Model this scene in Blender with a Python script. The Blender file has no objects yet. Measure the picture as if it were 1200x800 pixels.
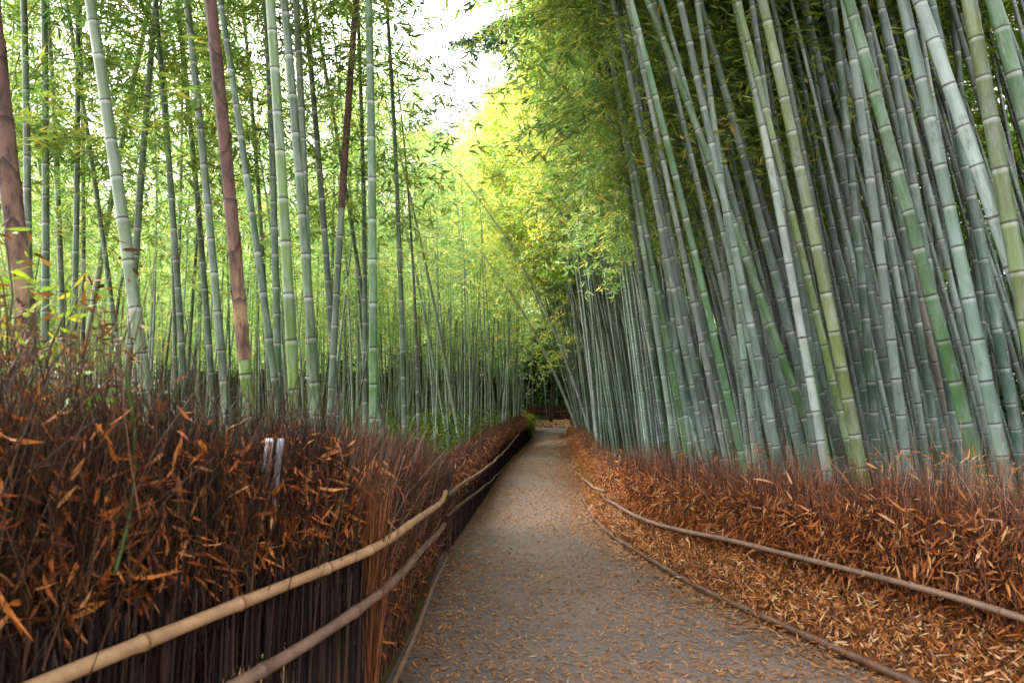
import bpy, math, random
import numpy as np
from mathutils import Vector, Matrix, Euler

RS = np.random.RandomState(11)
random.seed(11)
scene = bpy.context.scene
COL = scene.collection
R = math.radians

# ------------------------------------------------------------------ camera
F = 800.0; CAMH = 1.55; PITCH = math.atan(70 / 800.0)
cd = bpy.data.cameras.new('camera'); cam = bpy.data.objects.new('camera', cd); COL.objects.link(cam)
cd.sensor_width = 36; cd.lens = 24; cd.clip_end = 600; cd.clip_start = 0.05
cam.location = (0, 0, CAMH); cam.rotation_euler = (math.pi / 2 + PITCH, 0, 0)
cd.dof.use_dof = True; cd.dof.focus_distance = 9.0; cd.dof.aperture_fstop = 3.2
scene.camera = cam

def ray(px, py):
    u = (px - 600) / F; v = (400 - py) / F
    c, s = math.cos(PITCH), math.sin(PITCH)
    return np.array([u, c - v * s, s + v * c])

def pt(px, py, Y):
    d = ray(px, py); return np.array([0, 0, CAMH]) + d * (Y / d[1])

# ------------------------------------------------------------------ path outline (metres)
LY = [-6, 0, 1.7, 3.26, 5, 7.1, 11, 16.5, 27.5, 41, 48, 56]
LX = [-3.6, -1.80, -1.24, -0.66, -0.62, -0.67, -0.45, -0.2, 0.69, 1.5, 2.2, 3.6]
RY = [-6, 0, 2, 3.76, 4.7, 5.6, 7, 8.5, 11, 14, 25, 38, 46, 56]
RX = [5.6, 3.3, 2.72, 2.15, 1.82, 1.53, 1.22, 1.05, 1.1, 1.25, 2.0, 3.05, 3.9, 6.0]
def lx(y): return np.interp(y, LY, LX)
def rx(y): return np.interp(y, RY, RX)

def col_hit(px, py, edge, off=0.0):
    """point where the sight line meets the upright surface that follows a path edge"""
    d = ray(px, py)
    ys = np.linspace(0.6, 60, 6000)
    g = ys * d[0] / d[1] - (edge(ys) + off)
    k = np.where(np.sign(g[1:]) != np.sign(g[:-1]))[0]
    Y = ys[k[0]] if len(k) else 60
    return np.array([0, 0, CAMH]) + d * (Y / d[1])

# ------------------------------------------------------------------ material helpers
def new_mat(name):
    m = bpy.data.materials.new(name); m.use_nodes = True
    nt = m.node_tree; nt.nodes.clear()
    return m, nt, nt.nodes, nt.links

def ramp(N, stops, interp='LINEAR'):
    r = N.new('ShaderNodeValToRGB'); e = r.color_ramp.elements; r.color_ramp.interpolation = interp
    while len(e) < len(stops): e.new(0.5)
    for i, (p, c) in enumerate(stops):
        e[i].position = p; e[i].color = (*c, 1)
    return r

def mixc(N, L, a, b, f, blend='MIX'):
    m = N.new('ShaderNodeMix'); m.data_type = 'RGBA'; m.blend_type = blend
    for sock, v in ((m.inputs[0], f), (m.inputs[6], a), (m.inputs[7], b)):
        if hasattr(v, 'is_linked'): L.new(v, sock)
        elif isinstance(v, (int, float)): sock.default_value = v
        else: sock.default_value = (*v, 1)
    return m.outputs[2]

def math_n(N, L, op, a, b=None, clamp=False):
    m = N.new('ShaderNodeMath'); m.operation = op; m.use_clamp = clamp
    for i, v in enumerate((a, b)):
        if v is None: continue
        if hasattr(v, 'is_linked'): L.new(v, m.inputs[i])
        else: m.inputs[i].default_value = v
    return m.outputs[0]

def attr(N, name):
    a = N.new('ShaderNodeAttribute'); a.attribute_name = name; return a

def mapr(N, L, v, a, b, c=0., d=1.):
    m = N.new('ShaderNodeMapRange'); m.clamp = True
    L.new(v, m.inputs[0])
    for i, q in enumerate((a, b, c, d)): m.inputs[i + 1].default_value = q
    return m.outputs[0]

def noise(N, L, vec, scale, detail=4, rough=.55, stretch=None):
    n = N.new('ShaderNodeTexNoise'); n.inputs['Scale'].default_value = scale
    n.inputs['Detail'].default_value = detail; n.inputs['Roughness'].default_value = rough
    if stretch:
        mp = N.new('ShaderNodeMapping'); mp.inputs['Scale'].default_value = stretch
        L.new(vec, mp.inputs[0]); vec = mp.outputs[0]
    L.new(vec, n.inputs['Vector']); return n.outputs['Fac']

def leaf_mat(name, stops, trans=0.45, usecol=True, rough=.5):
    m, nt, N, L = new_mat(name)
    r = ramp(N, stops); L.new(attr(N, 'rnd').outputs['Fac'], r.inputs[0])
    c = r.outputs[0]
    if usecol:
        oi = N.new('ShaderNodeObjectInfo'); c = mixc(N, L, c, oi.outputs['Color'], 1.0, 'MULTIPLY')
    b = N.new('ShaderNodeBsdfPrincipled'); L.new(c, b.inputs['Base Color']); b.inputs['Roughness'].default_value = rough
    b.inputs['Specular IOR Level'].default_value = .3
    t = N.new('ShaderNodeBsdfTranslucent'); L.new(mixc(N, L, c, (1.0, 1.0, .75), 1.0, 'MULTIPLY'), t.inputs['Color'])
    mx = N.new('ShaderNodeMixShader'); mx.inputs[0].default_value = trans
    L.new(b.outputs[0], mx.inputs[1]); L.new(t.outputs[0], mx.inputs[2])
    o = N.new('ShaderNodeOutputMaterial'); L.new(mx.outputs[0], o.inputs[0])
    return m

def simple_mat(name, build, rough=.7, spec=.25, bump=None):
    m, nt, N, L = new_mat(name)
    tc = N.new('ShaderNodeTexCoord')
    b = N.new('ShaderNodeBsdfPrincipled'); b.inputs['Roughness'].default_value = rough
    b.inputs['Specular IOR Level'].default_value = spec
    c, h = build(N, L, tc.outputs['Object'])
    L.new(c, b.inputs['Base Color'])
    if h is not None:
        bp = N.new('ShaderNodeBump'); bp.inputs['Strength'].default_value = bump or .3; bp.inputs['Distance'].default_value = .01
        L.new(h, bp.inputs['Height']); L.new(bp.outputs[0], b.inputs['Normal'])
    o = N.new('ShaderNodeOutputMaterial'); L.new(b.outputs[0], o.inputs[0])
    return m

# bamboo culm: attribute nd counts the joints, ht is height in metres, object colour is the culm's own colour
def culm_material():
    m, nt, N, L = new_mat('bamboo_culm')
    tc = N.new('ShaderNodeTexCoord'); oi = N.new('ShaderNodeObjectInfo')
    nd = attr(N, 'nd').outputs['Fac']; fr = math_n(N, L, 'FRACT', nd)
    base = oi.outputs['Color']
    n1 = noise(N, L, tc.outputs['Object'], 5.0, 5, .6, (2.2, 2.2, .5))
    n2 = noise(N, L, tc.outputs['Object'], 40.0, 4, .6, (1, 1, .12))
    # each internode has a shade of its own
    fl = math_n(N, L, 'FLOOR', nd); wn = N.new('ShaderNodeTexWhiteNoise'); wn.noise_dimensions = '2D'
    cb = N.new('ShaderNodeCombineXYZ'); L.new(fl, cb.inputs[0]); L.new(oi.outputs['Random'], cb.inputs[1]); L.new(cb.outputs[0], wn.inputs['Vector'])
    c = mixc(N, L, base, (.225, .275, .245), mapr(N, L, n1, .42, .66, 0, .6))           # waxy bloom
    c = mixc(N, L, c, (.07, .10, .045), mapr(N, L, n2, .52, .74, 0, .55))               # streaks
    n3 = noise(N, L, tc.outputs['Object'], 13.0, 5, .7, (1, 1, .45))
    c = mixc(N, L, c, (.05, .06, .04), mapr(N, L, n3, .56, .70, 0, .55))               # grime
    c = mixc(N, L, c, (.42, .46, .42), mapr(N, L, noise(N, L, tc.outputs['Object'], 21.0, 4, .7, (1.5, 1.5, .25)), .60, .74, 0, .5))
    v = math_n(N, L, 'MULTIPLY', mapr(N, L, wn.outputs['Value'], 0, 1, .70, 1.18), mapr(N, L, attr(N, 'rnd').outputs['Fac'], 0, 1, .5, 1.5))
    vm = N.new('ShaderNodeVectorMath'); vm.operation = 'SCALE'; L.new(c, vm.inputs[0]); L.new(v, vm.inputs['Scale']); c = vm.outputs[0]
    pw = mapr(N, L, fr, .88, .985, 0, .6)
    c = mixc(N, L, c, (.55, .60, .56), math_n(N, L, 'MULTIPLY', pw, mapr(N, L, n1, .3, .6, .35, 1)))
    up = mapr(N, L, fr, .0, .05, .45, 0)
    c = mixc(N, L, c, (.05, .055, .03), up)
    edge = math_n(N, L, 'MAXIMUM', mapr(N, L, fr, .982, .99), mapr(N, L, fr, .045, .03))
    c = mixc(N, L, c, (.035, .03, .02), math_n(N, L, 'MULTIPLY', edge, mapr(N, L, n1, .3, .65, .95, .45)))
    b = N.new('ShaderNodeBsdfPrincipled'); L.new(c, b.inputs['Base Color'])
    b.inputs['Roughness'].default_value = .42; b.inputs['Specular IOR Level'].default_value = .35
    o = N.new('ShaderNodeOutputMaterial'); L.new(b.outputs[0], o.inputs[0])
    return m

M = {}
M['culm'] = culm_material()
M['leaf'] = leaf_mat('bamboo_leaf', [(0, (.035, .09, .015)), (.45, (.085, .17, .022)), (.8, (.19, .27, .03)), (1, (.42, .34, .04))], .5)
M['branch'] = simple_mat('bamboo_branch', lambda N, L, v: (mixc(N, L, (.10, .13, .05), (.22, .22, .10), noise(N, L, v, 6)), None))
DEAD = [(0, (.045, .018, .008)), (.35, (.17, .058, .016)), (.6, (.36, .12, .025)), (.82, (.52, .22, .06)), (1, (.60, .42, .24))]
M['dead'] = leaf_mat('dead_leaf', DEAD, .25, True, .6)
M['fallen'] = leaf_mat('fallen_leaf', [(0, (.10, .048, .025)), (.4, (.24, .105, .042)), (.75, (.34, .155, .05)), (1, (.38, .23, .115))], .15, True, .6)

def twig_material():
    m, nt, N, L = new_mat('brush_twig')
    r = ramp(N, [(0, (.014, .009, .007)), (.5, (.060, .032, .020)), (.85, (.16, .085, .052)), (1, (.29, .21, .16))])
    L.new(attr(N, 'rnd').outputs['Fac'], r.inputs[0])
    oi = N.new('ShaderNodeObjectInfo')
    b = N.new('ShaderNodeBsdfPrincipled'); L.new(mixc(N, L, r.outputs[0], oi.outputs['Color'], 1., 'MULTIPLY'), b.inputs['Base Color'])
    b.inputs['Roughness'].default_value = .75; b.inputs['Specular IOR Level'].default_value = .2
    o = N.new('ShaderNodeOutputMaterial'); L.new(b.outputs[0], o.inputs[0]); return m
M['twig'] = twig_material()
M['core'] = simple_mat('light_block_dark', lambda N, L, v: (mixc(N, L, (.008, .005, .004), (.05, .025, .014), noise(N, L, v, 30, 5, .7, (1, 1, .15))), noise(N, L, v, 60, 4, .7, (1, 1, .15))), .9, .1, .8)  # for the dark slab added inside the fences to block light

def rail_build(a, b, k):
    def f(N, L, v):
        n = noise(N, L, v, 9, 5, .65); n2 = noise(N, L, v, 70, 3, .6)
        c = mixc(N, L, a, b, mapr(N, L, n, .38, .66)); c = mixc(N, L, c, k, mapr(N, L, n2, .55, .75, 0, .5))
        return c, n2
    return f
def rail_material(name, a, b, k):
    m, nt, N, L = new_mat(name); tc = N.new('ShaderNodeTexCoord'); v = tc.outputs['Object']
    n = noise(N, L, v, 9, 5, .65); n2 = noise(N, L, v, 70, 3, .6)
    c = mixc(N, L, a, b, mapr(N, L, n, .38, .66)); c = mixc(N, L, c, k, mapr(N, L, n2, .55, .75, 0, .5))
    fr = math_n(N, L, 'FRACT', attr(N, 'nd').outputs['Fac'])
    e = math_n(N, L, 'MAXIMUM', mapr(N, L, fr, .985, .995), mapr(N, L, fr, .02, .008))
    c = mixc(N, L, c, (.07, .04, .025), math_n(N, L, 'MULTIPLY', e, .75))
    b_ = N.new('ShaderNodeBsdfPrincipled'); L.new(c, b_.inputs['Base Color']); b_.inputs['Roughness'].default_value = .5; b_.inputs['Specular IOR Level'].default_value = .3
    bp = N.new('ShaderNodeBump'); bp.inputs['Strength'].default_value = .25; bp.inputs['Distance'].default_value = .005
    L.new(n2, bp.inputs['Height']); L.new(bp.outputs[0], b_.inputs['Normal'])
    o = N.new('ShaderNodeOutputMaterial'); L.new(b_.outputs[0], o.inputs[0]); return m
M['rail_tan'] = rail_material('tan_bamboo_rail', (.37, .22, .115), (.25, .135, .07), (.12, .075, .045))
M['rail_brown'] = rail_material('brown_bamboo_rail', (.19, .115, .075), (.115, .068, .048), (.05, .032, .026))
M['rail_dark'] = rail_material('dark_edging_log', (.075, .04, .025), (.12, .06, .035), (.03, .02, .015))
M['bark'] = simple_mat('tree_bark', lambda N, L, v: (mixc(N, L, (.03, .024, .02), (.11, .085, .065), noise(N, L, v, 8, 5, .7, (1, 1, .2))), noise(N, L, v, 14, 4, .7, (1, 1, .2))), .9, .1, .6)
def sheath_col(N, L, v):
    sp = N.new('ShaderNodeSeparateXYZ'); L.new(v, sp.inputs[0])
    n = noise(N, L, v, 5, 5, .65, (3, 3, .5))
    c = mixc(N, L, (.060, .030, .028), (.15, .085, .066), n)
    c = mixc(N, L, c, (.30, .19, .11), math_n(N, L, 'MULTIPLY', mapr(N, L, sp.outputs[2], 3.1, 1.9), mapr(N, L, noise(N, L, v, 9, 4, .6, (2, 2, .3)), .40, .58)))
    return mixc(N, L, c, (.022, .014, .012), mapr(N, L, attr(N, 'nd').outputs['Fac'], .88, 1.0, 0, .85))
M['sheath'] = simple_mat('culm_sheath', lambda N, L, v: (mixc(N, L, sheath_col(N, L, v), (.025, .014, .014), mapr(N, L, noise(N, L, v, 14, 5, .75, (1, 1, .4)), .46, .66, 0, .9)), noise(N, L, v, 30, 3, .6, (1, 1, .2))), .65, .2, .3)
M['white'] = simple_mat('white_painted_stake', lambda N, L, v: (mixc(N, L, (.60, .57, .60), (.36, .32, .32), mapr(N, L, noise(N, L, v, 30, 4, .7, (1, 1, .2)), .5, .85)), None), .5, .3)
M['pinkish'] = simple_mat('weathered_red_stripe', lambda N, L, v: (mixc(N, L, (.42, .20, .17), (.25, .13, .11), noise(N, L, v, 20)), None), .6)
M['greypipe'] = simple_mat('grey_stake', lambda N, L, v: (mixc(N, L, (.30, .28, .33), (.16, .14, .16), noise(N, L, v, 16)), None), .6)
M['greenstem'] = simple_mat('young_green_stem', lambda N, L, v: (mixc(N, L, (.035, .06, .012), (.07, .10, .02), noise(N, L, v, 8)), None), .4)

def path_mat():
    def f(N, L, v):
        big = noise(N, L, v, .55, 5, .6); mid = noise(N, L, v, 4, 5, .65); fine = noise(N, L, v, 70, 3, .7); gr = noise(N, L, v, 190, 2, .6)
        c = mixc(N, L, (.105, .084, .074), (.165, .120, .098), mapr(N, L, big, .35, .65))
        c = mixc(N, L, c, (.065, .052, .046), mapr(N, L, mid, .5, .78, 0, .6))
        c = mixc(N, L, c, (.30, .25, .21), mapr(N, L, gr, .58, .74, 0, .55))
        c = mixc(N, L, c, (.035, .030, .027), mapr(N, L, fine, .56, .75, 0, .6))
        return c, gr
    return simple_mat('path_surface', f, .8, .25, .5)
M['path'] = path_mat()
M['soil'] = simple_mat('leafy_soil', lambda N, L, v: (mixc(N, L, mixc(N, L, (.05, .035, .02), (.12, .065, .028), noise(N, L, v, 1.5, 6, .7)), (.05, .09, .02), mapr(N, L, noise(N, L, v, .35, 4, .6), .5, .62, 0, .6)), noise(N, L, v, 25, 4)), .95, .1, .6)
M['litterbank'] = simple_mat('leaf_bank', lambda N, L, v: (mixc(N, L, (.045, .020, .010), (.14, .055, .02), noise(N, L, v, 30, 5, .7)), noise(N, L, v, 40, 4)), .95, .1, .8)

# ------------------------------------------------------------------ mesh helpers
class MB:
    """gathers vertices and quads with per-vertex attributes"""
    def __init__(s): s.v = []; s.f = []; s.a = {}; s.mi = []; s.n = 0
    def add(s, V, Fq, mat=0, **at):
        V = np.asarray(V, float).reshape(-1, 3); Fq = np.asarray(Fq, int).reshape(-1, 4)
        s.v.append(V); s.f.append(Fq + s.n); s.mi.append(np.full(len(Fq), mat))
        for k in ('rnd', 'nd'):
            x = at.get(k, 0.5); x = np.full(len(V), x, float) if np.isscalar(x) else np.asarray(x, float)
            s.a.setdefault(k, []).append(x)
        s.n += len(V)
    def build(s, name, mats, parent=None, smooth=False, local=False):
        me = mesh_from(name, np.concatenate(s.v), np.concatenate(s.f), np.concatenate(s.mi), {k: np.concatenate(x) for k, x in s.a.items()}, mats, smooth)
        return link(name, me, parent, local)

def mesh_from(name, V, Fq, mi, at, mats, smooth=False):
    me = bpy.data.meshes.new(name)
    me.vertices.add(len(V)); me.vertices.foreach_set('co', V.astype(np.float32).ravel())
    me.loops.add(len(Fq) * 4); me.loops.foreach_set('vertex_index', Fq.astype(np.int32).ravel())
    me.polygons.add(len(Fq)); me.polygons.foreach_set('loop_start', np.arange(0, len(Fq) * 4, 4, dtype=np.int32))
    for m in mats: me.materials.append(m)
    me.polygons.foreach_set('material_index', mi.astype(np.int32))
    me.polygons.foreach_set('use_smooth', np.full(len(Fq), smooth, dtype=bool))
    for k, x in at.items():
        d = me.attributes.new(k, 'FLOAT', 'POINT'); d.data.foreach_set('value', x.astype(np.float32))
    me.update(calc_edges=True); return me

def link(name, me, parent=None, local=False):
    o = bpy.data.objects.new(name, me); COL.objects.link(o)
    if parent is not None:
        o.parent = parent
        if not local:                       # the part's mesh is in world metres
            p = parent; mw = Matrix.Identity(4)
            while p is not None:
                mw = p.matrix_parent_inverse @ Matrix.LocRotScale(p.location, p.rotation_euler, p.scale) @ mw
                p = p.parent
            o.matrix_parent_inverse = mw.inverted()
    return o

def tag(o, label=None, cat=None, group=None, kind=None):
    if label: o['label'] = label
    if cat: o['category'] = cat
    if group: o['group'] = group
    if kind: o['kind'] = kind
    return o

def empty(name, loc=(0, 0, 0)):
    o = bpy.data.objects.new(name, None); o.empty_display_size = .2; COL.objects.link(o); o.location = loc; return o

def unit(a): return a / np.maximum(np.linalg.norm(a, axis=-1, keepdims=True), 1e-9)

def tube(mb, P, rad, sides=10, mat=0, nd=None, rnd=.5, cap=True):
    P = np.asarray(P, float); n = len(P); rad = np.full(n, rad) if np.isscalar(rad) else np.asarray(rad, float)
    T = unit(np.gradient(P, axis=0))
    ref = np.array([0, 0, 1.]) if abs(T[:, 2]).mean() < .8 else np.array([1., 0, 0])
    A = unit(np.cross(T, ref)); B = np.cross(T, A)
    th = np.arange(sides) * 2 * math.pi / sides
    V = P[:, None] + rad[:, None, None] * (A[:, None] * np.cos(th)[None, :, None] + B[:, None] * np.sin(th)[None, :, None])
    i = np.arange(n - 1)[:, None] * sides; j = np.arange(sides)[None]; k = (j + 1) % sides
    Fq = np.stack([i + j, i + k, i + sides + k, i + sides + j], -1).reshape(-1, 4)
    V = V.reshape(-1, 3)
    ndv = np.repeat(nd if nd is not None else np.zeros(n) + .5, sides)
    if cap:
        c0 = len(V); V = np.vstack([V, P[:1], P[-1:]]); ndv = np.concatenate([ndv, ndv[:1], ndv[-1:]])
        l = (n - 1) * sides; q = []
        for s in range(0, sides, 2):
            q.append([c0, (s + 2) % sides, (s + 1) % sides, s]); q.append([c0 + 1, l + s, l + (s + 1) % sides, l + (s + 2) % sides])
        Fq = np.vstack([Fq, q])
    mb.add(V, Fq, mat, nd=ndv, rnd=rnd)

def sticks(mb, P, D, Ln, rad, bend=.1, mat=0, rnd=None, rs=RS, segs=3):
    """many thin three-sided twigs at once"""
    n = len(P); D = unit(D); rad = np.broadcast_to(rad, (n,)); Ln = np.broadcast_to(Ln, (n,))
    side = unit(np.cross(D, unit(rs.normal(size=(n, 3))))); up = np.cross(D, side)
    b = rs.normal(size=n) * bend
    rows = []
    for s in range(segs + 1):
        t = s / segs
        c = P + D * (Ln * t)[:, None] + side * (Ln * b * t * t)[:, None]
        r = rad * (1 - .65 * t)
        for k in range(3):
            a = k * 2 * math.pi / 3
            rows.append(c + r[:, None] * (side * math.cos(a) + up * math.sin(a)))
    V = np.stack(rows, 1); m = 3 * (segs + 1)
    q = [[s * 3 + k, s * 3 + (k + 1) % 3, s * 3 + 3 + (k + 1) % 3, s * 3 + 3 + k] for s in range(segs) for k in range(3)]
    Fq = (np.arange(n)[:, None, None] * m + np.array(q)[None]).reshape(-1, 4)
    rnd = rs.rand(n) if rnd is None else rnd
    mb.add(V.reshape(-1, 3), Fq, mat, rnd=np.repeat(rnd, m))

def leaves(mb, P, D, Ln, W, mat=0, rnd=None, rs=RS, fold=.0, Nrm=None, curl=0.):
    """lance-shaped leaves; with fold or curl each leaf is four quads, otherwise one"""
    n = len(P); D = unit(D); Ln = np.broadcast_to(Ln, (n,)); W = np.broadcast_to(W, (n,))
    N0 = rs.normal(size=(n, 3)) if Nrm is None else Nrm
    S = unit(np.cross(D, N0)); U = np.cross(S, D)
    rnd = rs.rand(n) if rnd is None else rnd
    if fold == 0 and curl == 0:
        V = np.stack([P, P + D * (Ln * .42)[:, None] + S * (W * .5)[:, None], P + D * Ln[:, None], P + D * (Ln * .42)[:, None] - S * (W * .5)[:, None]], 1)
        mb.add(V.reshape(-1, 3), np.arange(4 * n).reshape(-1, 4), mat, rnd=np.repeat(rnd, 4)); return
    cu = rs.normal(size=n) * curl
    def c(t): return P + D * (Ln * t)[:, None] + U * (Ln * cu * t * t)[:, None]
    def e(t, w, sg): return c(t) + S * (W * w * sg * .5)[:, None] + U * (W * w * fold)[:, None]
    V = np.stack([P, c(.35), c(.7), c(1.), e(.2, .8, 1), e(.55, .9, 1), e(.2, .8, -1), e(.55, .9, -1)], 1)
    q = np.array([[0, 4, 5, 1], [1, 5, 3, 2], [0, 1, 7, 6], [1, 2, 3, 7]])
    Fq = (np.arange(n)[:, None, None] * 8 + q[None]).reshape(-1, 4)
    mb.add(V.reshape(-1, 3), Fq, mat, rnd=np.repeat(rnd, 8))

# ------------------------------------------------------------------ world and light
w = bpy.data.worlds.new('World'); scene.world = w; w.use_nodes = True
wn = w.node_tree; bgn = wn.nodes['Background']
sky = wn.nodes.new('ShaderNodeTexSky'); sky.sky_type = 'NISHITA'; sky.sun_disc = False
SUN_EL, SUN_AZ = R(52), R(-60)           # azimuth: clockwise from +Y (ahead)
sky.sun_elevation = SUN_EL; sky.sun_rotation = SUN_AZ; sky.air_density = 1.6; sky.dust_density = 5; sky.ozone_density = .6
hs = wn.nodes.new('ShaderNodeHueSaturation'); hs.inputs['Saturation'].default_value = .12
wn.links.new(sky.outputs[0], hs.inputs['Color']); wn.links.new(hs.outputs[0], bgn.inputs['Color'])
bgn.inputs['Strength'].default_value = .15
sd = bpy.data.lights.new('sun', 'SUN'); sd.energy = 1.5; sd.angle = R(14); sd.color = (1, .96, .9)
so = bpy.data.objects.new('sun', sd); COL.objects.link(so)
sv = Vector((math.sin(SUN_AZ) * math.cos(SUN_EL), math.cos(SUN_AZ) * math.cos(SUN_EL), math.sin(SUN_EL)))
so.rotation_euler = sv.to_track_quat('Z', 'Y').to_euler()
so.location = (0, 0, 40)
vs = scene.view_settings; vs.view_transform = 'Standard'; vs.look = 'None'; vs.gamma = 1; vs.use_curve_mapping = False
vs.exposure = 2.65
scene.render.engine = 'CYCLES'
scene.cycles.max_bounces = 4; scene.cycles.transmission_bounces = 3; scene.cycles.diffuse_bounces = 4

# ------------------------------------------------------------------ ground, path
def grid_sheet(name, xs, ys, zf, mat):
    X, Y = np.meshgrid(xs, ys); Z = zf(X, Y)
    V = np.stack([X, Y, Z], -1).reshape(-1, 3); nx, ny = len(xs), len(ys)
    i = np.arange(ny - 1)[:, None] * nx + np.arange(nx - 1)[None]
    Fq = np.stack([i, i + 1, i + nx + 1, i + nx], -1).reshape(-1, 4)
    mb = MB(); mb.add(V, Fq); return tag(mb.build(name, [mat], None, True), kind='structure')
xs = np.concatenate([[-300, -120, -60], np.arange(-30, 31, 2), [60, 120, 300]]); ys = np.concatenate([[-60, -20], np.arange(-8, 80, 2), [100, 150, 300, 500]])
grid_sheet('ground', xs, ys, lambda X, Y: X * 0, M['soil'])

ys = np.concatenate([np.arange(-6, 12, .35), np.arange(12, 56.1, 1.)])
tt = np.linspace(0, 1, 9); V = []
for y in ys:
    a, b = lx(y) - .05, rx(y) + .05
    for t in tt: V.append((a + (b - a) * t, y, .004 + .05 * (1 - (2 * t - 1) ** 2) * .5))
nx = 9; i = np.arange(len(ys) - 1)[:, None] * nx + np.arange(nx - 1)[None]
mb = MB(); mb.add(V, np.stack([i, i + 1, i + nx + 1, i + nx], -1).reshape(-1, 4))
tag(mb.build('path', [M['path']], None, True), kind='structure')
def pathz(x, y):
    t = (x - lx(y) + .05) / (rx(y) - lx(y) + .1); return .004 + .025 * (1 - (2 * t - 1) ** 2)

# leaf bank beside the right edge
def bank_z(o): return np.interp(o, [0, .06, .5, .9, 1.6], [.0, .09, .33, .30, .0])
ys = np.concatenate([np.arange(-4, 12, .25), np.arange(12, 50, 1.)]); oo = np.array([0, .06, .18, .32, .5, .7, .9, 1.25, 1.6])
V = []
for y in ys:
    k = np.interp(y, [0, 6, 9, 14, 40], [1, .8, .62, .5, .4])
    for o in oo: V.append((rx(y) + o * k, y, bank_z(o) * k - (.01 if o in (0, 1.6) else 0)))
nx = len(oo); i = np.arange(len(ys) - 1)[:, None] * nx + np.arange(nx - 1)[None]
mb = MB(); mb.add(V, np.stack([i, i + 1, i + nx + 1, i + nx], -1).reshape(-1, 4))
tag(mb.build('leaf_bank', [M['litterbank']], None, True), kind='structure')
def bk(y): return np.interp(y, [0, 6, 9, 14, 40], [1, .8, .62, .5, .4])

# fallen leaves on path and bank: nobody could count them
mb = MB()
def flat_leaves(n, X, Y, Z, *_, mat=0, Lr=(.05, .11), Wr=(.008, .018), tilt=.25, up=None, lo=0, hi=1):
    a = RS.rand(n) * 2 * math.pi
    D = np.stack([np.cos(a), np.sin(a), RS.normal(size=n) * tilt], -1)
    Nn = np.tile([0, 0, 1.], (n, 1)) + RS.normal(size=(n, 3)) * tilt if up is None else up
    leaves(mb, np.stack([X, Y, Z], -1), D, RS.uniform(*Lr, n), RS.uniform(*Wr, n), mat, lo + (hi - lo) * RS.rand(n), fold=.12, curl=.12, Nrm=Nn)
n = 105000
Y = 2.2 + (RS.rand(n) ** 1.5) * 34; t = RS.rand(n)
wgt = RS.rand(n) < np.clip(.42 + .9 * np.abs(t - .45) ** 1.3 + .3 * np.sin(Y * 1.7 + 3 * t) * np.sin(Y * .6), .06, 1)
Y, t = Y[wgt], t[wgt]; X = lx(Y) + (rx(Y) - lx(Y)) * t
flat_leaves(len(Y), X, Y, pathz(X, Y) + .006, Lr=(.018, .062), Wr=(.006, .013), lo=.08)
n = 7000                                                   # drift along the right edging
Y = 2.0 + (RS.rand(n) ** 1.5) * 30; X = rx(Y) - np.abs(RS.normal(size=n)) * .16
flat_leaves(n, X, Y, pathz(X, Y) + .006 + RS.rand(n) * .015, Lr=(.03, .09), lo=.05)
n = 900
Y = 3 + RS.rand(n) * 22; X = lx(Y) + np.abs(RS.normal(size=n)) * .15
flat_leaves(n, X, Y, pathz(X, Y) + .006)
n = 1600                                                   # the far bend is covered
Y = 40 + RS.rand(n) * 15; X = lx(Y) + (rx(Y) - lx(Y)) * RS.rand(n)
flat_leaves(n, X, Y, .03 + RS.rand(n) * .02, Lr=(.15, .4), Wr=(.06, .14), lo=.25, hi=.8)
n = 60000                                                  # on the bank slope
Y = 1.2 + (RS.rand(n) ** 2.1) * 36; o = RS.rand(n) ** .9 * .64 - .01; X = rx(Y) + o * bk(Y)
nr = np.tile([-.75, -.2, .6], (n, 1)) + RS.normal(size=(n, 3)) * .45
flat_leaves(n, X, Y, bank_z(o) * bk(Y) + .01 + RS.rand(n) * .05, Lr=(.03, .095), Wr=(.007, .017), tilt=.9, up=nr, mat=1, lo=.05)
tag(mb.build('fallen_leaves', [M['fallen'], M['dead']]), 'scattered orange and tan bamboo leaves on the path and the right bank', 'leaf litter', kind='stuff')

# ------------------------------------------------------------------ brushwood fences
def rail(name, pts, r, mat, parent, seed=0, node=.32, wob=.006, taper=.12):
    rs = np.random.RandomState(seed + 5)
    P = np.array(pts); s = np.concatenate([[0], np.cumsum(np.linalg.norm(np.diff(P, axis=0), axis=1))])
    u = np.linspace(0, s[-1], 90); P = np.stack([np.interp(u, s, P[:, a]) for a in range(3)], -1)
    Pp = np.vstack([2 * P[0] - P[4:0:-1], P, 2 * P[-1] - P[-2:-6:-1]]); P = np.stack([np.convolve(Pp[:, a], np.ones(9) / 9, 'valid') for a in range(3)], -1)
    s = np.concatenate([[0], np.cumsum(np.linalg.norm(np.diff(P, axis=0), axis=1))])
    T = s[-1]; cuts = [0]; k = 0
    S = []; ND = []; RR = []
    pos = 0; idx = 0
    while pos < T:
        ln = node * rs.uniform(.75, 1.25)
        for f, b in ((0, 1.20), (.02, 1.14), (.05, 1.0), (.1, .97), (.35, .96), (.65, .97), (.92, .98), (.97, 1.06)):
            S.append(pos + f * ln); ND.append(idx + f); RR.append(b)
        pos += ln; idx += 1
    S = np.array(S); RR = RR * (1 + rs.normal(size=len(RR)) * .02); keep = S <= T; S = S[keep]; ND = np.array(ND)[keep]; RR = np.array(RR)[keep]
    Q = np.stack([np.interp(S, s, P[:, a]) for a in range(3)], -1)
    Q[:, 2] += wob * np.sin(S * 2.3 + seed); Q[:, 0] += wob * np.sin(S * 3.1 + seed * 2)
    m = MB(); tube(m, Q, r * RR * (1 - taper * S / T), 12, 0, ND)
    return m.build(name, [mat], parent, True)

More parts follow.
